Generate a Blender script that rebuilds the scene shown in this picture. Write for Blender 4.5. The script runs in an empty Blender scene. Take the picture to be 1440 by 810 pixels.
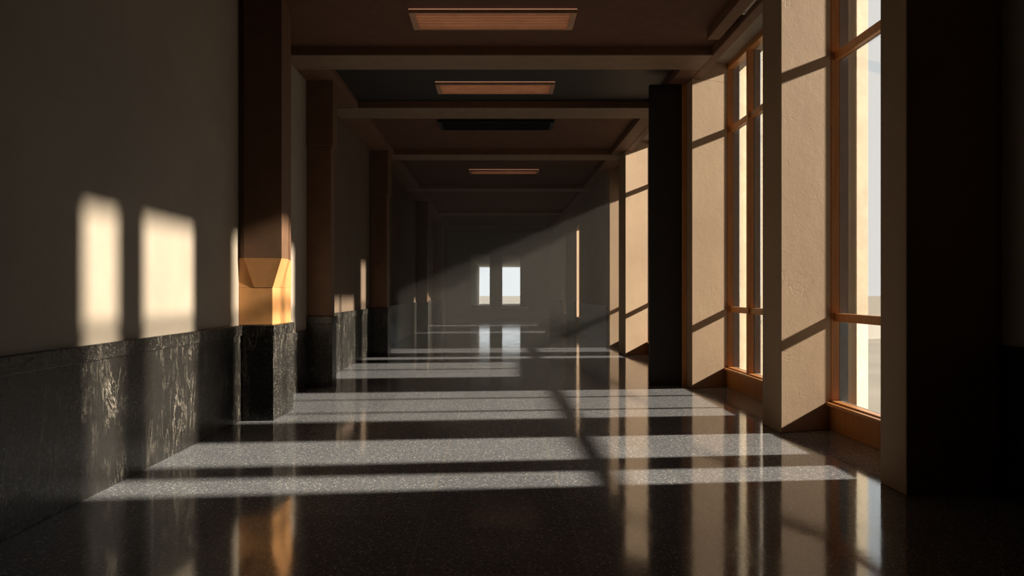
import bpy, bmesh, math, random
from mathutils import Vector
random.seed(4)
EYE = 1.25                       # camera height; "z" below is measured from eye level unless said otherwise
S = bpy.context.scene
COL = S.collection
# ------------------------------------------------------------------ helpers
def link(o, parent=None):
    COL.objects.link(o)
    if parent is not None:
        o.parent = parent
    return o
def tag(o, label=None, cat=None, group=None, kind=None):
    if label: o['label'] = label
    if cat: o['category'] = cat
    if group: o['group'] = group
    if kind: o['kind'] = kind
    return o
def empty(name, loc=(0, 0, 0)):
    # every mesh is written in world coordinates, so holders sit at the origin of the mesh space
    o = bpy.data.objects.new(name, None)
    o.empty_display_size = .2
    o.location = loc
    return link(o)
def holder(name, loc):
    o = empty(name, loc)
    o['_o'] = 1
    return o
def box(bm, x0, x1, y0, y1, z0, z1, mi=0):
    """box in eye-level z"""
    v = [bm.verts.new((x, y, z + EYE)) for z in (z0, z1) for y in (y0, y1) for x in (x0, x1)]
    for f in ((0, 2, 3, 1), (4, 5, 7, 6), (0, 1, 5, 4), (2, 6, 7, 3), (0, 4, 6, 2), (1, 3, 7, 5)):
        bm.faces.new([v[i] for i in f]).material_index = mi
def prism(bm, pts, z0, z1, mi=0, pts2=None):
    """vertical prism over polygon pts (x, y); pts2 = top ring if it differs"""
    pts2 = pts2 or pts
    a = [bm.verts.new((x, y, z0 + EYE)) for x, y in pts]
    b = [bm.verts.new((x, y, z1 + EYE)) for x, y in pts2]
    n = len(pts)
    bm.faces.new(a[::-1]).material_index = mi
    bm.faces.new(b).material_index = mi
    for i in range(n):
        j = (i + 1) % n
        bm.faces.new((a[i], a[j], b[j], b[i])).material_index = mi
def build(name, bm, mat, parent=None, bevel=0.0, smooth=False):
    bmesh.ops.recalc_face_normals(bm, faces=bm.faces)
    me = bpy.data.meshes.new(name)
    if parent is not None:
        off = Vector(parent.location)
        p = parent.parent
        while p is not None:
            off += Vector(p.location); p = p.parent
        bmesh.ops.translate(bm, verts=bm.verts, vec=-off)
    bm.to_mesh(me); bm.free()
    for m in (mat if isinstance(mat, (list, tuple)) else [mat]):
        me.materials.append(m)
    o = link(bpy.data.objects.new(name, me), parent)
    if bevel:
        md = o.modifiers.new('bevel', 'BEVEL'); md.width = bevel; md.segments = 2
        md.limit_method = 'ANGLE'; md.angle_limit = math.radians(30)
    if smooth:
        for p_ in me.polygons: p_.use_smooth = True
    return o
def B(): return bmesh.new()
# ------------------------------------------------------------------ materials
def mat(name):
    m = bpy.data.materials.new(name); m.use_nodes = True
    nt = m.node_tree
    return m, nt, nt.nodes['Principled BSDF']
def N(nt, t, **kw):
    n = nt.nodes.new(t)
    for k, v in kw.items(): setattr(n, k, v)
    return n
def coords(nt, scale=(1, 1, 1)):
    tc = N(nt, 'ShaderNodeNewGeometry'); mp = N(nt, 'ShaderNodeMapping')
    mp.inputs['Scale'].default_value = scale
    nt.links.new(tc.outputs['Position'], mp.inputs['Vector'])
    return mp.outputs[0]
def noise(nt, vec, scale, detail=4, rough=.55, dist=0.0):
    n = N(nt, 'ShaderNodeTexNoise')
    n.inputs['Scale'].default_value = scale; n.inputs['Detail'].default_value = detail
    n.inputs['Roughness'].default_value = rough; n.inputs['Distortion'].default_value = dist
    nt.links.new(vec, n.inputs['Vector'])
    return n.outputs['Fac']
def ramp(nt, fac, stops):
    r = N(nt, 'ShaderNodeValToRGB')
    e = r.color_ramp.elements
    while len(e) < len(stops): e.new(.5)
    for i, (p, c) in enumerate(stops):
        e[i].position = p; e[i].color = (*c, 1) if len(c) == 3 else c
    nt.links.new(fac, r.inputs[0])
    return r.outputs[0]
def mixc(nt, fac, a, b, mode='MIX'):
    n = N(nt, 'ShaderNodeMix', data_type='RGBA', blend_type=mode)
    for s, v in ((n.inputs[0], fac), (n.inputs[6], a), (n.inputs[7], b)):
        if isinstance(v, (int, float)): s.default_value = v
        elif isinstance(v, tuple): s.default_value = (*v, 1)
        else: nt.links.new(v, s)
    return n.outputs[2]
def bump(nt, bs, h, strength, dist=.01):
    b = N(nt, 'ShaderNodeBump'); b.inputs['Strength'].default_value = strength
    b.inputs['Distance'].default_value = dist
    nt.links.new(h, b.inputs['Height']); nt.links.new(b.outputs[0], bs.inputs['Normal'])
    return b
def math_(nt, op, a, b=0.0):
    n = N(nt, 'ShaderNodeMath', operation=op)
    for s, v in ((n.inputs[0], a), (n.inputs[1], b)):
        if isinstance(v, (int, float)): s.default_value = v
        else: nt.links.new(v, s)
    return n.outputs[0]

def plaster(name, c1, c2, rough=.75, cracks=True):
    m, nt, bs = mat(name)
    v = coords(nt)
    big = noise(nt, v, 1.3, 5, .6)
    fine = noise(nt, v, 55, 5, .65)
    nt.links.new(ramp(nt, big, [(.3, c1), (.7, c2)]), bs.inputs['Base Color'])
    bs.inputs['Roughness'].default_value = rough
    bs.inputs['Specular IOR Level'].default_value = .25
    h = math_(nt, 'MULTIPLY', fine, .25)
    if cracks:
        # hairline crackle of the render, only in scattered patches
        vo = N(nt, 'ShaderNodeTexVoronoi', feature='DISTANCE_TO_EDGE')
        vo.inputs['Scale'].default_value = 16
        nz = N(nt, 'ShaderNodeTexNoise'); nz.inputs['Scale'].default_value = 9
        nt.links.new(v, nz.inputs['Vector'])
        ad = N(nt, 'ShaderNodeVectorMath', operation='ADD')
        sc = N(nt, 'ShaderNodeVectorMath', operation='SCALE'); sc.inputs['Scale'].default_value = .12
        nt.links.new(nz.outputs['Color'], sc.inputs[0]); nt.links.new(v, ad.inputs[0]); nt.links.new(sc.outputs[0], ad.inputs[1])
        nt.links.new(ad.outputs[0], vo.inputs['Vector'])
        line = ramp(nt, vo.outputs['Distance'], [(0, (1, 1, 1)), (.05, (0, 0, 0))])
        patch = ramp(nt, noise(nt, v, 1.9, 3, .5), [(.57, (0, 0, 0)), (.66, (1, 1, 1))])
        h = math_(nt, 'SUBTRACT', h, math_(nt, 'MULTIPLY', math_(nt, 'MULTIPLY', line, patch), .55))
        h = math_(nt, 'ADD', h, math_(nt, 'MULTIPLY', noise(nt, v, 9, 4, .6), .5))
    bump(nt, bs, h, .35, .012)
    return m
def plain(name, c, rough=.6, spec=.4, var=.12, metallic=0.0, scale=6):
    m, nt, bs = mat(name)
    v = coords(nt)
    f = noise(nt, v, scale, 4, .6)
    lo = tuple(x * (1 - var) for x in c); hi = tuple(min(1, x * (1 + var)) for x in c)
    nt.links.new(ramp(nt, f, [(.3, lo), (.7, hi)]), bs.inputs['Base Color'])
    bs.inputs['Roughness'].default_value = rough; bs.inputs['Specular IOR Level'].default_value = spec
    bs.inputs['Metallic'].default_value = metallic
    bump(nt, bs, noise(nt, v, 90, 3, .6), .08, .004)
    return m
def wood(name, c1, c2, rough=.38):
    m, nt, bs = mat(name)
    v = coords(nt, (22, 22, 1.2))
    f = noise(nt, v, 2.2, 6, .6, .4)
    nt.links.new(ramp(nt, f, [(.3, c1), (.7, c2)]), bs.inputs['Base Color'])
    bs.inputs['Roughness'].default_value = rough; bs.inputs['Specular IOR Level'].default_value = .45
    bump(nt, bs, f, .08, .004)
    return m
def marble(name):
    """black stone slabs with pale, mostly vertical veins and specks; polished"""
    m, nt, bs = mat(name)
    v = coords(nt)
    # veins stretched vertically
    w = coords(nt, (1, 1, .22))
    n1 = noise(nt, w, 5.2, 7, .68, 1.2)
    vein = ramp(nt, math_(nt, 'ABSOLUTE', math_(nt, 'SUBTRACT', n1, .5)), [(0, (1, 1, 1)), (.012, (0, 0, 0))])
    n2 = noise(nt, coords(nt, (1, 1, .12)), 26, 5, .7, .5)
    streak = ramp(nt, n2, [(.56, (0, 0, 0)), (.74, (1, 1, 1))])
    cloud = ramp(nt, noise(nt, v, 3.0, 4, .6), [(.42, (0, 0, 0)), (.7, (1, 1, 1))])
    vo = N(nt, 'ShaderNodeTexVoronoi'); vo.inputs['Scale'].default_value = 95
    nt.links.new(v, vo.inputs['Vector'])
    sp = N(nt, 'ShaderNodeSeparateColor'); nt.links.new(vo.outputs['Color'], sp.inputs[0])
    fle = math_(nt, 'MULTIPLY', math_(nt, 'GREATER_THAN', sp.outputs[0], .9), math_(nt, 'LESS_THAN', vo.outputs['Distance'], .32))
    base = mixc(nt, noise(nt, v, 2.0, 5, .6), (.008, .0075, .007), (.024, .022, .020))
    base = mixc(nt, math_(nt, 'MULTIPLY', math_(nt, 'MULTIPLY', streak, cloud), .6), base, (.22, .20, .175))
    base = mixc(nt, math_(nt, 'MULTIPLY', math_(nt, 'MULTIPLY', vein, cloud), .85), base, (.42, .38, .32))
    base = mixc(nt, math_(nt, 'MULTIPLY', fle, .75), base, (.42, .39, .34))
    nt.links.new(base, bs.inputs['Base Color'])
    nt.links.new(ramp(nt, noise(nt, v, 40, 4, .7), [(.3, (.2, .2, .2)), (.7, (.42, .42, .42))]), bs.inputs['Roughness'])
    bs.inputs['Specular IOR Level'].default_value = .5
    bump(nt, bs, noise(nt, coords(nt, (1, 1, .3)), 30, 5, .7), .12, .006)
    return m
def terrazzo(name):
    m, nt, bs = mat(name)
    v = coords(nt)
    def flecks(scale, thr, size):
        vo = N(nt, 'ShaderNodeTexVoronoi'); vo.inputs['Scale'].default_value = scale
        nt.links.new(v, vo.inputs['Vector'])
        sp = N(nt, 'ShaderNodeSeparateColor'); nt.links.new(vo.outputs['Color'], sp.inputs[0])
        return math_(nt, 'MULTIPLY', math_(nt, 'GREATER_THAN', sp.outputs[0], thr), math_(nt, 'LESS_THAN', vo.outputs['Distance'], size)), sp.outputs[1]
    f1, c1 = flecks(75, .80, .40)
    f2, c2 = flecks(160, .72, .45)
    cloud = noise(nt, v, 1.1, 6, .62)
    base = mixc(nt, cloud, FLOOR_LO, FLOOR_HI)
    mott = noise(nt, v, 38, 4, .7)
    base = mixc(nt, ramp(nt, mott, [(.4, (0, 0, 0)), (.66, (.55, .55, .55))]), base, (.34, .355, .385))
    base = mixc(nt, math_(nt, 'MULTIPLY', f2, .55), base, (.46, .475, .50))
    base = mixc(nt, math_(nt, 'MULTIPLY', f1, .95), base, mixc(nt, c1, (.42, .38, .33), (.80, .80, .79)))
    # slab joints: long slabs running down the hall
    br = N(nt, 'ShaderNodeTexBrick', offset=.5, squash=1.0)
    br.inputs['Scale'].default_value = 1.0; br.inputs['Mortar Size'].default_value = .0055
    br.inputs['Mortar Smooth'].default_value = .1
    br.inputs['Brick Width'].default_value = 1.72; br.inputs['Row Height'].default_value = .8
    br.inputs['Color1'].default_value = (.92, .92, .92, 1); br.inputs['Color2'].default_value = (1.08, 1.08, 1.08, 1)
    br.inputs['Mortar'].default_value = (1, 1, 1, 1)
    mp = N(nt, 'ShaderNodeMapping'); mp.inputs['Rotation'].default_value = (0, 0, math.radians(90))
    mp.inputs['Location'].default_value = (.55, .4, 0)
    tc = N(nt, 'ShaderNodeNewGeometry')
    nt.links.new(tc.outputs['Position'], mp.inputs['Vector']); nt.links.new(mp.outputs[0], br.inputs['Vector'])
    base = mixc(nt, 1.0, base, br.outputs['Color'], 'MULTIPLY')
    base = mixc(nt, math_(nt, 'MULTIPLY', br.outputs['Fac'], .6), base, (.32, .30, .26))
    nt.links.new(base, bs.inputs['Base Color'])
    rg = ramp(nt, noise(nt, coords(nt, (1, .35, 1)), 4.5, 6, .65), [(.3, (.055,) * 3), (.75, (.13,) * 3)])
    nt.links.new(rg, bs.inputs['Roughness'])
    bs.inputs['IOR'].default_value = 1.72
    bump(nt, bs, noise(nt, v, 6, 3, .6), .035, .01)
    return m
FLOOR_LO, FLOOR_HI = (.105, .112, .128), (.175, .185, .205)
M = {}
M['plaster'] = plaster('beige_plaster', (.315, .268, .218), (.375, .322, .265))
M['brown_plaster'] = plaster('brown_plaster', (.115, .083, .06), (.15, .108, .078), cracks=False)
M['reveal'] = plaster('tan_plaster', (.36, .25, .165), (.42, .30, .20))
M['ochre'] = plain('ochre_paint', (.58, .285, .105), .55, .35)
M['shaft'] = plain('shaded_pilaster_brown', (.15, .08, .045), .55, .35)  # pilaster colour darkened, so the shade on the shafts is painted in
M['bounce_lit'] = plain('bounce_lit_underside', (.24, .16, .105), .6, .3)  # lighter brown paints floor-bounce light onto the beam undersides
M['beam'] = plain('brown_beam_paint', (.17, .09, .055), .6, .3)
M['ceil'] = plain('dark_brown_ceiling', (.12, .058, .036), .7, .25)
M['black'] = plain('black_panel_paint', (.018, .016, .015), .5, .35)
M['wood'] = wood('orange_timber', (.42, .165, .05), (.56, .25, .085))
M['marble'] = marble('black_marble')
M['floor'] = terrazzo('dark_terrazzo')
M['grey_metal'] = plain('grey_metal', (.20, .225, .24), .4, .5)
M['copper'] = plain('copper_louvre', (.52, .30, .19), .42, .5, metallic=.2)
M['cream'] = plain('cream_stone', (.90, .78, .60), .7, .3)
M['pale'] = plain('pale_render', (.50, .49, .46), .8, .2, scale=.4)
M['ground'] = plain('pale_paving', (.30, .285, .26), .85, .2, scale=.5)
M['pipe'] = plain('pale_pipe', (.62, .58, .52), .35, .5)
M['soffit'] = plain('grey_soffit', (.30, .27, .235), .7, .25)
M['whitegrey'] = plain('grey_stucco', (.72, .70, .65), .8, .2)
def glass():
    m, nt, bs = mat('window_glass')
    out = nt.nodes['Material Output']
    tr = N(nt, 'ShaderNodeBsdfTransparent'); tr.inputs[0].default_value = (.93, .95, .95, 1)
    gl = N(nt, 'ShaderNodeBsdfGlossy'); gl.inputs['Roughness'].default_value = .02
    fr = N(nt, 'ShaderNodeFresnel'); fr.inputs[0].default_value = 1.45
    mx = N(nt, 'ShaderNodeMixShader')
    nt.links.new(math_(nt, 'MULTIPLY', fr.outputs[0], .5), mx.inputs[0])
    nt.links.new(tr.outputs[0], mx.inputs[1]); nt.links.new(gl.outputs[0], mx.inputs[2])
    nt.links.new(mx.outputs[0], out.inputs[0])
    return m
M['glass'] = glass()
def lamp(strength, col):
    m, nt, bs = mat('lamp_diffuser')
    bs.inputs['Base Color'].default_value = (.5, .4, .3, 1)
    bs.inputs['Emission Color'].default_value = (*col, 1)
    bs.inputs['Emission Strength'].default_value = strength
    return m
M['lamp'] = lamp(.5, (1, .62, .40))
M['lamp_off'] = plain('unlit_diffuser', (.05, .055, .055), .3, .5)
# ------------------------------------------------------------------ levels
FL, CE, BE, SO = -1.25, 2.86, 2.75, 3.0       # floor, coffer panels, beam undersides, soffit over the windows
XL, XR, XW, XO = -2.5, 2.5, 3.02, 3.30        # left wall, pier faces, window plane, outer face
YB, YE = -3.0, 34.0                           # wall behind the camera, far end wall
DT, DC = -.325, -.45                          # wainscot top, underside of its cap
# ------------------------------------------------------------------ shell
bm = B(); box(bm, XL - .3, XO, YB - .3, YE + .3, FL - .12, FL)
tag(build('floor', bm, M['floor']), 'polished dark terrazzo floor with pale flecks running the whole hall', 'floor', kind='structure')
bm = B(); box(bm, XL - .2, XR + .12, YB - .2, YE + .2, CE, CE + .3)
ceil = tag(build('ceiling', bm, M['ceil']), 'dark brown coffered ceiling of the hall', 'ceiling', kind='structure')
bm = B(); box(bm, -2.09, 2.27, 8.81, 10.66, CE - .008, CE + .01)
build('coffer_panel', bm, M['black'], ceil)['label'] = 'black coffer panel'
bm = B(); box(bm, XR + .12, XO, YB - .2, 16.25, SO, SO + .2)
tag(build('ceiling_soffit', bm, M['soffit'], ceil))
bm = B(); box(bm, XR - .0, XR + .12, YB - .2, YE, BE, SO + .2)
tag(build('trim_1', bm, M['beam'], None, .012), 'brown fascia beam running along the tops of the window piers', 'beam', kind='structure')
# left wall
bm = B(); box(bm, XL - .2, XL, YB - .2, 9.4, FL, CE)
wl = tag(build('wall_left', bm, M['plaster']), 'long beige plaster wall with sunlit window patches above black marble', 'wall', kind='structure')
def wainscot(parent, x, sgn, spans, name='wainscot'):
    bm = B(); bc = B()
    for y0, y1, top in spans:
        y = y0
        while y < y1 - 1e-3:                          # slabs with hairline joints
            e = min(y + 1.62, y1)
            a, b = sorted((x, x + sgn * .022)); box(bm, a, b, y + .0012, e - .0012, FL, top - .1)
            y = e
        a, b = sorted((x, x + sgn * .034)); box(bc, a, b, y0, y1, top - .1, top)
    build(name, bm, M['marble'], parent, .003); build('wainscot_cap', bc, M['marble'], parent, .006)
wainscot(wl, XL, 1, [(YB, 6.9, DT), (7.53, 9.3, -.50)])
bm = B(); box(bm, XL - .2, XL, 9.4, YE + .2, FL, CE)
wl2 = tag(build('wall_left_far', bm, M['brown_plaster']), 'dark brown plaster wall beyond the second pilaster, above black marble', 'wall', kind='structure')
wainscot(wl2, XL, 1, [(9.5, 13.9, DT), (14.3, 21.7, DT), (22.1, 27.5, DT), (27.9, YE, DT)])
# wall behind the camera
bm = B(); box(bm, XL - .2, XO, YB - .2, YB, FL, SO + .2)
tag(build('wall_back', bm, M['black']), 'dark wall closing the hall behind the viewpoint', 'wall', kind='structure')
# right wall: near bay, third bay with openings, far stretch with narrow openings
def holed(bm, x0, x1, y0, y1, holes, ztop):
    """wall along y with rectangular holes (ya, yb, za, zb)"""
    y = y0
    for ya, yb, za, zb in sorted(holes):
        if ya > y: box(bm, x0, x1, y, ya, FL, ztop)
        if za > FL: box(bm, x0, x1, ya, yb, FL, za)
        if zb < ztop: box(bm, x0, x1, ya, yb, zb, ztop)
        y = yb
    if y < y1: box(bm, x0, x1, y, y1, FL, ztop)
FAR_HOLES = [(21.6, 22.7, -.8, 2.06), (25.9, 27.0, -.8, 2.06)]  # the second opening is added to let sun onto the far floor
bm = B()
box(bm, 3.08, XO, YB, 4.35, FL, SO)
wr = tag(build('wall_right', bm, M['plaster']), 'shadowed plaster wall at the right edge before the nearest pier', 'wall', kind='structure')
wainscot(wr, 3.08, -1, [(YB, 4.35, DT)])
bm = B()
holed(bm, XW, 3.185, 9.436, 14.278, [(10.625, 12.925, -.1, 2.35), (13.425, 14.276, FL + .23, SO)], SO)
tag(build('wall_right_recess', bm, M['plaster']), 'recessed plaster wall behind the black fin panel', 'wall', kind='structure')
bm = B()
holed(bm, XR, XR + .28, 16.2, YE, FAR_HOLES, BE)
wr = tag(build('wall_right_far', bm, M['plaster']), 'far plaster wall with black wainscot beyond the last pier', 'wall', kind='structure')
bm = B(); prism(bm, [(2.5, 22.54), (2.598, 22.64), (2.598, 22.699), (2.5, 22.699)], -.799, 2.059)
build('splayed_reveal', bm, M['reveal'], wr)['label'] = 'sunlit splayed edge of the slim window'
wainscot(wr, XR, -1, [(16.2, 21.5, DT), (22.8, 25.5, DT), (27.7, YE, DT)], 'wainscot')
bm = B(); box(bm, XW, XO, 14.805, 16.175, 2.3, SO)
box(bm, XW, XO, 14.805, 16.175, FL, FL + .05)
tag(build('trim_5', bm, M['beam']), 'brown lintel over the window before the wainscoted far wall', 'trim', kind='structure')
# end wall with two openings
bm = B()
EW = [(-1.33, -.34), (.17, 1.12)]; EZ0, EZ1 = -.75, 1.84
xs = [XL - .2] + [v for w in EW for v in w] + [XR + .16]
for i in range(0, len(xs), 2): box(bm, xs[i], xs[i + 1], YE, YE + .25, FL, CE)
for a, b in EW:
    box(bm, a, b, YE, YE + .25, FL, EZ0); box(bm, a, b, YE, YE + .25, EZ1, CE)
we = tag(build('wall_end', bm, M['shaft']), 'dark end wall of the hall with two bright openings', 'wall', kind='structure')
# ------------------------------------------------------------------ windows
def window(n, y0, y1, z0, z1, mull, rails, label, x=XW, apron=True, w=.075):
    h = empty('window_%d' % n, (x, (y0 + y1) / 2, FL + EYE)); tag(h, label, 'window', kind='structure')
    bt = B(); bo = B(); bg = B()
    dt, do = .08, .16
    st = w
    y0 -= st; y1 += st
    for b, xa, xb, s in ((bt, x, x + dt, st), (bo, x + dt, x + do, st)):
        xs_ = xb if b is bt else xa + .02
        box(b, xa, xb, y0, y0 + s, z0, z1); box(b, xa, xb, y1 - s, y1, z0, z1)
        box(b, xa, xs_, y0 + s, y1 - s, z0, z0 + .03); box(b, xa, xs_, y0 + s, y1 - s, z1 - s, z1)
        for a, c in mull: box(b, xa + .004, xb - .004, a, c, z0 + .03, z1 - s)
        for a, c in rails: box(b, xa + (.03 if b is bt else .002), xs_ - .002, y0 + s, y1 - s, a, c)
    build('frame', bt, M['wood'], h, .006)
    build('outer_frame', bo, M['grey_metal'], h)['label'] = 'dark grey metal outer frame'
    gy = [y0 + st] + [v for m_ in sorted(mull) for v in m_] + [y1 - st]
    gz = [z0 + .03] + [v for r in sorted(rails) for v in r] + [z1 - st]
    for i in range(0, len(gy), 2):
        for j in range(0, len(gz), 2):
            v = [bg.verts.new(p) for p in ((x + dt, gy[i], gz[j] + EYE), (x + dt, gy[i + 1], gz[j] + EYE), (x + dt, gy[i + 1], gz[j + 1] + EYE), (x + dt, gy[i], gz[j + 1] + EYE))]
            bg.faces.new(v)
    build('glass', bg, M['glass'], h)
    if apron:
        b = B(); box(b, x - .05, x + .012, y0 + .005, y1 - .005, z0 - .012, z0 + .018); build('sill', b, M['wood'], h, .006)
        b = B(); box(b, x - .015, x + .05, y0 + .005, y1 - .005, FL, z0 - .012); build('apron_panel', b, M['wood'], h, .004)
    return h
R2 = [(-.272, -.198), (2.095, 2.17)]
window(1, 4.8, 6.45, -1.02, SO, [(5.18, 5.53)], R2, 'tall orange timber window between the two nearest plaster piers')
window(2, 6.9, 9.36, -1.02, SO, [(7.70, 7.76), (8.60, 8.66)], R2, 'tall orange timber window with glazing bars beyond the second pier')
window(3, 10.7, 12.85, -.1, 2.35, [(11.75, 11.85)], [], 'high window set in the wall behind the black fin panel', apron=False)
window(4, 13.5, 14.2, FL + .23, SO, [], R2, 'narrow tall window just before the fourth pier')
window(5, 14.88, 16.1, FL + .23, 2.3, [(15.45, 15.51)], R2[:1], 'tall window beyond the fourth pier')
for i, (a, b, c, d) in enumerate(FAR_HOLES):
    window(6 + i, a + .06, b - .06, c, d, [((a + b) / 2 - .025, (a + b) / 2 + .025)], [], ['slim copper framed window in the far right wainscoted wall', 'last side window before the end wall, added to light the far floor'][i], x=XR + .1, apron=False, w=.06)
for i, (a, b) in enumerate(EW):                       # the two openings of the end wall
    h = empty('window_%d' % (8 + i), ((a + b) / 2, YE, FL + EYE))
    tag(h, ['left one of the two bright windows in the far end wall', 'right one of the two bright windows in the far end wall'][i], 'window', kind='structure')
    bt = B(); s = .05
    box(bt, a, a + s, YE + .02, YE + .12, EZ0, EZ1); box(bt, b - s, b, YE + .02, YE + .12, EZ0, EZ1)
    box(bt, a + s, b - s, YE + .02, YE + .12, EZ0, EZ0 + s); box(bt, a + s, b - s, YE + .02, YE + .12, EZ1 - s, EZ1)
    build('frame', bt, M['grey_metal'], h, .004)
    bt = B(); box(bt, a - .03, b + (.33 if i else .03), YE - .09, YE, EZ0 - .05, EZ0); build('sill', bt, M['whitegrey'], h, .006)
    bg = B(); bg.faces.new([bg.verts.new(p) for p in ((a + s, YE + .07, EZ0 + s + EYE), (b - s, YE + .07, EZ0 + s + EYE), (b - s, YE + .07, EZ1 - s + EYE), (a + s, YE + .07, EZ1 - s + EYE))])
    build('glass', bg, M['glass'], h)
# ------------------------------------------------------------------ window piers
PIERS = [
    ([(2.5, 4.352), (2.5, 4.65), (3.02, 4.8), (3.02, 4.724), (3.3, 4.724), (3.3, 4.352)], 'nearest plaster pier, in shadow at the right edge of the picture'),
    ([(2.5, 6.28), (2.5, 6.72), (3.02, 6.9), (3.02, 6.824), (3.3, 6.824), (3.3, 6.526), (3.019, 6.526), (3.02, 6.45)], 'sunlit tan plaster pier between the two nearest timber windows'),
    ([(2.5, 9.16), (2.5, 9.434), (3.019, 9.434), (3.02, 9.36)], 'tan plaster pier beside the black fin panel, far side of the second window'),
    ([(2.5, 13.9), (2.5, 14.7), (3.02, 14.8), (3.02, 14.276), (3.019, 14.276), (3.02, 14.2)], 'tan plaster pier seen just beyond the black fin panel'),
    ([(2.5, 15.9), (2.5, 16.198), (3.3, 16.198), (3.3, 16.176), (3.019, 16.176), (3.02, 16.1)], 'farthest narrow plaster pier, where the wainscoted wall starts'),
]
for pts, lab in PIERS:
    cx = sum(p[0] for p in pts) / len(pts); cy = sum(p[1] for p in pts) / len(pts)
    h = empty('pillar', (cx, cy, FL + EYE)); tag(h, lab, 'pillar', 'plaster piers between the windows', 'thing')
    bm = B(); prism(bm, pts, FL, BE); build('shaft', bm, M['reveal'], h, .008)
    x_ = XR + .122                                    # above the fascia beam the pier goes on behind it
    (ax, ay), (bx, by) = pts[0], pts[1]; (cx_, cy_), (dx_, dy_) = pts[-1], pts[2]
    hp = [(x_, ay + (cy_ - ay) * (x_ - ax) / (cx_ - ax)), (x_, by + (dy_ - by) * (x_ - bx) / (dx_ - bx))] + pts[2:]
    bm = B(); prism(bm, hp, BE, SO); build('head', bm, M['reveal'], h)
bm = B(); box(bm, 2.02, 2.498, 9.435, 9.53, FL, BE)
h = empty('fin_panel', (2.26, 9.48, FL + EYE)); tag(h, 'black full-height fin panel projecting from the third plaster pier', 'panel')
build('leaf', bm, M['black'], h, .006)
bm = B(); box(bm, 2.44, 2.499, 9.395, 9.434, FL, BE); build('edge_post', bm, M['wood'], h, .004)
# ------------------------------------------------------------------ pilasters on the left wall
def pilaster_first():
    h = empty('pilaster', (-2.32, 7.2, FL + EYE))
    tag(h, 'nearest pilaster on the left wall, shade-darkened brown shaft tapering onto a sunlit orange block', 'pilaster', 'brown pilasters along the left wall', 'thing')
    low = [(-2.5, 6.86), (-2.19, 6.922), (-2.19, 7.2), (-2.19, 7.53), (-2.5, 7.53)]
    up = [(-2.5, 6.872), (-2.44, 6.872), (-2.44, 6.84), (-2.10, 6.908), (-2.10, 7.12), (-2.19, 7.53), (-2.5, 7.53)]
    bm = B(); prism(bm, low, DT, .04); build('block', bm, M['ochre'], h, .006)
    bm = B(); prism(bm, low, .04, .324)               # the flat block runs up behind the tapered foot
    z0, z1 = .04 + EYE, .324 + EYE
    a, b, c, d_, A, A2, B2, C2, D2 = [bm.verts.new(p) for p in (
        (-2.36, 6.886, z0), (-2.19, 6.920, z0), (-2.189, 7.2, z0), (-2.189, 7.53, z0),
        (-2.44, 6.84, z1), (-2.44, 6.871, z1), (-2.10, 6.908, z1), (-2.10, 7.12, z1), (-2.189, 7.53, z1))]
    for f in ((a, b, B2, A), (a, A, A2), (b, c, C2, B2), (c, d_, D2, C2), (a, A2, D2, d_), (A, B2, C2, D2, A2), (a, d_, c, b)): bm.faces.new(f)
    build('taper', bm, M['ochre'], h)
    bm = B(); prism(bm, up, .324, CE); build('shaft', bm, M['shaft'], h)
    bm = B(); prism(bm, [(-2.5, 6.88), (-2.17, 6.88), (-2.17, 7.55), (-2.5, 7.55)], FL, DT - .1); build('marble_base', bm, M['marble'], h, .005)
    bm = B(); prism(bm, [(-2.5, 6.87), (-2.16, 6.87), (-2.16, 7.56), (-2.5, 7.56)], DT - .1, DT); build('marble_cap', bm, M['marble'], h, .006)
pilaster_first()
for y0, y1, x1, lab in ((9.3, 9.5, -2.18, 'second brown pilaster from the viewer on the left wall, opposite the black fin panel'),
                        (13.9, 14.3, -2.17, 'third brown pilaster from the viewer on the left wall, above a black marble base'),
                        (21.7, 22.1, -2.15, 'fourth brown pilaster from the viewer on the left wall, half lost in the haze'),
                        (27.5, 27.9, -2.15, 'last brown pilaster on the left wall before the end wall')):
    h = empty('pilaster', ((XL + x1) / 2, (y0 + y1) / 2, FL + EYE)); tag(h, lab, 'pilaster', 'brown pilasters along the left wall', 'thing')
    bm = B(); box(bm, XL, x1, y0, y1, DT, 1.9); build('shaft', bm, M['shaft'], h, .008)
    bm = B(); box(bm, XL, x1 + .03, y0 - .03, y1 + .03, 1.9, CE); build('capital', bm, M['shaft'], h, .008)
    bm = B(); box(bm, XL, x1 + .02, y0 - .02, y1 + .02, FL, DT - .1); build('marble_base', bm, M['marble'], h, .005)
    bm = B(); box(bm, XL, x1 + .032, y0 - .032, y1 + .032, DT - .1, DT); build('marble_cap', bm, M['marble'], h, .006)
# ------------------------------------------------------------------ ceiling beams and coffer borders
BEAMS = [(8.28, 8.81), (10.66, 11.30), (14.3, 14.9), (19.0, 19.6), (25.0, 25.6), (30.5, 31.1)]
order = ['nearest', 'second', 'third', 'fourth', 'fifth', 'farthest']
for k, (a, b) in enumerate(BEAMS):
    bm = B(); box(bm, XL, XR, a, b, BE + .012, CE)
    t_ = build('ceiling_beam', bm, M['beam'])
    bm = B(); box(bm, XL, XR, a, b, BE, BE + .012); build('bounce_lit_underside', bm, M['bounce_lit'], t_)  # thin underside layer carrying the painted bounce light
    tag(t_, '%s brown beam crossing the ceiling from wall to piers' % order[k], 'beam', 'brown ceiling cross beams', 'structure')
prev = [b for a, b in BEAMS]
bm = B(); bm2 = B()
for (a0, b0), (a1, b1) in zip(BEAMS[:-1], BEAMS[1:]):
    box(bm, XL, -2.09, b0, a1, BE + .002, CE); box(bm2, 2.27, XR, b0, a1, BE + .002, CE)
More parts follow.
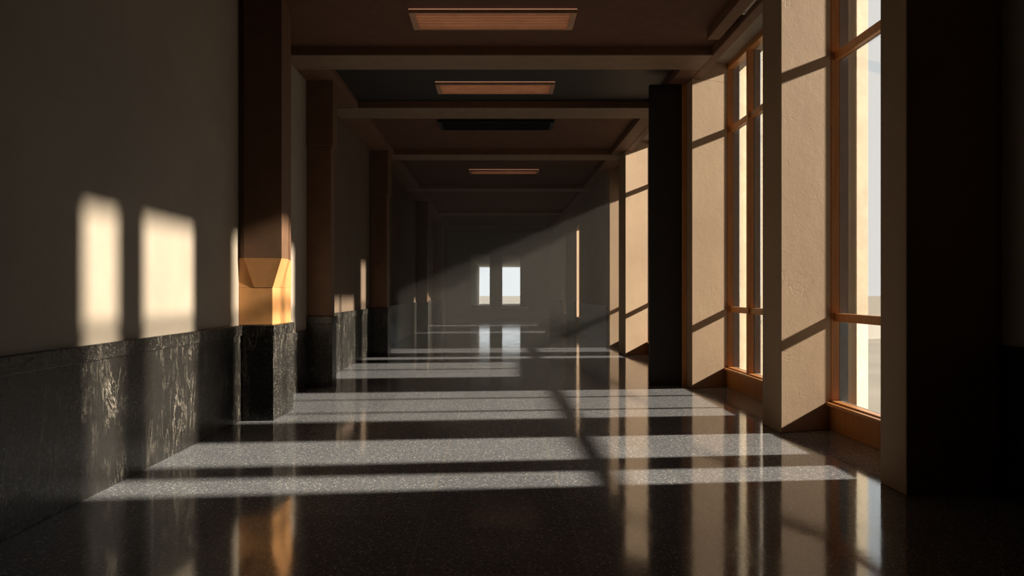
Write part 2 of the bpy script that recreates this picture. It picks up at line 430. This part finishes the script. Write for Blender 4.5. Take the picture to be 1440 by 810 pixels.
tag(build('trim_2', bm, M['beam'], None, .01), 'brown border of the ceiling coffers along the left wall', 'trim', kind='structure')
tag(build('trim_3', bm2, M['beam'], None, .01), 'brown border of the ceiling coffers along the window side', 'trim', kind='structure')
bm = B(); box(bm, 2.29, 2.43, YB, 7.8, BE + .01, CE)
tag(build('trim_4', bm, M['beam'], None, .01), 'brown ceiling rail that stops short of the nearest beam', 'trim', kind='structure')
# pale pipe under the ceiling
bm = B()
r = bmesh.ops.create_cone(bm, cap_ends=True, segments=20, radius1=.028, radius2=.028, depth=5.0)
bmesh.ops.rotate(bm, verts=bm.verts, cent=(0, 0, 0), matrix=__import__('mathutils').Matrix.Rotation(math.radians(90), 3, 'X'))
bmesh.ops.translate(bm, verts=bm.verts, vec=(2.468, 7.1 - 2.5, 2.815 + EYE))
h = empty('ceiling_pipe', (2.468, 4.6, 2.815 + EYE)); tag(h, 'slim pale pipe under the ceiling beside the rail, top right', 'pipe')
build('tube', bm, M['pipe'], h, smooth=False)
bm = B()
bmesh.ops.create_cone(bm, cap_ends=True, segments=20, radius1=.034, radius2=.034, depth=.05)
bmesh.ops.rotate(bm, verts=bm.verts, cent=(0, 0, 0), matrix=__import__('mathutils').Matrix.Rotation(math.radians(90), 3, 'X'))
bmesh.ops.translate(bm, verts=bm.verts, vec=(2.468, 7.12, 2.815 + EYE)); build('end_cap', bm, M['pipe'], h)
# ------------------------------------------------------------------ ceiling lights
def light(x0, x1, y0, y1, lit, label):
    h = empty('ceiling_light', ((x0 + x1) / 2, (y0 + y1) / 2, CE + EYE)); tag(h, label, 'ceiling light', 'louvred lights in the ceiling', 'thing')
    z0, z1 = CE - .052, CE - .009
    bm = B(); box(bm, x0, x1, y0, y1, CE - .016, CE - .009); build('diffuser', bm, M['lamp'] if lit else M['lamp_off'], h)
    fr = M['copper'] if lit else M['black']
    bm = B(); t = .022
    box(bm, x0, x1, y0, y0 + t, z0, z1); box(bm, x0, x1, y1 - t, y1, z0, z1)
    box(bm, x0, x0 + .06, y0 + t, y1 - t, z0, z1); box(bm, x1 - .06, x1, y0 + t, y1 - t, z0, z1)
    build('housing', bm, fr, h, .003)
    bm = B(); n = 5
    for i in range(1, n + 1):
        y = y0 + (y1 - y0) * i / (n + 1)
        box(bm, x0 + .06, x1 - .06, y - .006, y + .006, z0 + .006, CE - .017)
    build('louvre', bm, fr, h)
light(-.90, .80, 7.17, 7.64, True, 'nearest copper louvred light recessed in the brown ceiling')
light(-.85, .78, 9.66, 10.12, True, 'second copper louvred light, set in the black coffer panel')
light(-1.0, .94, 11.8, 12.4, False, 'third louvred light, dark and unlit behind the second beam')
light(-.67, .96, 16.6, 17.0, True, 'farthest louvred light, a thin line behind the third beam')
# ------------------------------------------------------------------ outside
bm = B(); box(bm, -60, 140, -60, YE + .3, FL - .35, FL - .13); 
tag(build('ground', bm, M['ground']), 'pale paving outside the windows', 'ground', kind='structure')
for x, y, t_, lab in ((3.52, 7.04, .24, 'cream stone post outside the nearest window'), (3.42, 10.06, .19, 'cream stone post outside the second window, left of its glazing bar'), (3.62, 9.78, .21, 'cream stone post outside the second window, right of its glazing bar')):
    h = empty('stone_post', (x, y, FL - .13 + EYE)); tag(h, lab, 'post', 'cream stone posts outside the windows', 'thing')
    pts = [(x, y), (x + .87 * t_, y + .5 * t_), (x + .87 * t_ + .02, y + .5 * t_ + .15), (x + .09, y + .15)]
    cx = sum(p[0] for p in pts) / 4; cy = sum(p[1] for p in pts) / 4
    bm = B(); prism(bm, pts, FL - .05, 4.6); build('shaft', bm, M['cream'], h, .006)
    bm = B(); prism(bm, [(cx + (px - cx) * 1.25, cy + (py - cy) * 1.25) for px, py in pts], FL - .13, FL - .05); build('base', bm, M['cream'], h, .006)
bm = B(); box(bm, 3.3, 3.42, 6.83, 7.03, FL - .13, 4.2)  # grey upright at the frame edge, added to block a stray sun strip
tag(build('sun_block_fin', bm, M['grey_metal'], None, .006), 'dark grey upright fin added outside the nearest window to block sun, between frame and cream post', 'fin', kind='thing')
# low pale garden wall outside
bm = B(); prism(bm, [(9, 19.5), (16, 23.5), (15.8, 23.85), (8.8, 19.85)], FL - .13, -.75); prism(bm, [(8.95, 19.46), (16.05, 23.5), (15.8, 23.9), (8.75, 19.85)], -.75, -.68)
tag(build('garden_wall', bm, M['pale'], None, .01), 'low pale wall outside, seen through the lowest pane of the nearest window', 'wall', kind='structure')
bm = B(); box(bm, -60, 140, YE + .3, 220, FL - .35, FL - .13)
tag(build('terrace', bm, M['pale']), 'bright pale terrace beyond the end windows', 'ground', kind='structure')
# roofed passage beyond the end wall
bm = B(); box(bm, -1.9, 2.4, YE + .25, 54, EZ1, EZ1 + .2); box(bm, -1.7, -1.38, YE + .25, 54, FL, EZ1); box(bm, 1.9, 2.2, YE + .25, 54, FL, EZ1); box(bm, -1.38, 1.9, YE + .25, 54, FL - .1, -.92)
tag(build('wall_passage', bm, M['whitegrey']), 'grey roofed passage beyond the end windows', 'passage', kind='structure')
# ------------------------------------------------------------------ haze in the far half of the hall
m = bpy.data.materials.new('haze'); m.use_nodes = True
nt = m.node_tree; nt.nodes.remove(nt.nodes['Principled BSDF'])
vs = N(nt, 'ShaderNodeVolumeScatter'); vs.inputs['Color'].default_value = (.97, .95, .9, 1)
vs.inputs['Density'].default_value = .025; vs.inputs['Anisotropy'].default_value = 0.0
nt.links.new(vs.outputs[0], nt.nodes['Material Output'].inputs['Volume'])
bm = B(); box(bm, -2.1, XR - .04, 14.4, 31.5, FL + .004, BE - .004)
tag(build('haze', bm, m), 'thin dusty haze with sun shafts filling the far half of the hall', 'haze', kind='stuff')
# ------------------------------------------------------------------ light
SKY_DIM, SKY_BRIGHT = (.065, .062, .058), (.90, .93, .93)
w = bpy.data.worlds.new('sky'); S.world = w; w.use_nodes = True
wt = w.node_tree; bg = wt.nodes['Background']
# sky brightened only around bank (the window view), dim elsewhere to cut fill
tc = N(wt, 'ShaderNodeTexCoord'); dp = N(wt, 'ShaderNodeVectorMath', operation='DOT_PRODUCT')
bright_dir = Vector((.34, .92, .16)).normalized(); dp.inputs[1].default_value = bright_dir
wt.links.new(tc.outputs['Generated'], dp.inputs[0])
cl = noise(wt, tc.outputs['Generated'], 3.5, 5, .6)
f = math_(wt, 'ADD', dp.outputs['Value'], math_(wt, 'MULTIPLY', math_(wt, 'SUBTRACT', cl, .5), .12))
wt.links.new(ramp(wt, f, [(.62, SKY_DIM), (.9, SKY_BRIGHT)]), bg.inputs[0]); bg.inputs[1].default_value = 1.4
sl = bpy.data.lights.new('sun', 'SUN'); sl.energy = 13.0; sl.angle = math.radians(2.0); sl.color = (1.0, .86, .68)
so = link(bpy.data.objects.new('sun', sl))
d = Vector((-1, -.09, -.43))                      # the way the sunlight travels
so.rotation_euler = d.to_track_quat('-Z', 'Y').to_euler(); so.location = (20, 8, 12)
# ------------------------------------------------------------------ camera
cam = bpy.data.cameras.new('camera'); co = link(bpy.data.objects.new('camera', cam))
co.location = (0, 0, EYE); co.rotation_euler = (math.radians(90), 0, 0)
cam.sensor_width = 36; cam.lens = 25.0; cam.shift_x = 20 / 1440; cam.shift_y = 5 / 1440
cam.clip_start = .05; cam.clip_end = 500
S.camera = co
S.view_settings.view_transform = 'Standard'; S.view_settings.look = 'None'
S.view_settings.gamma = 1; S.view_settings.use_curve_mapping = False
S.view_settings.exposure = 0.0
S.cycles.max_bounces = 10; S.cycles.diffuse_bounces = 6; S.cycles.transparent_max_bounces = 16; S.cycles.volume_bounces = 1
S.cycles.caustics_reflective = False; S.cycles.caustics_refractive = False
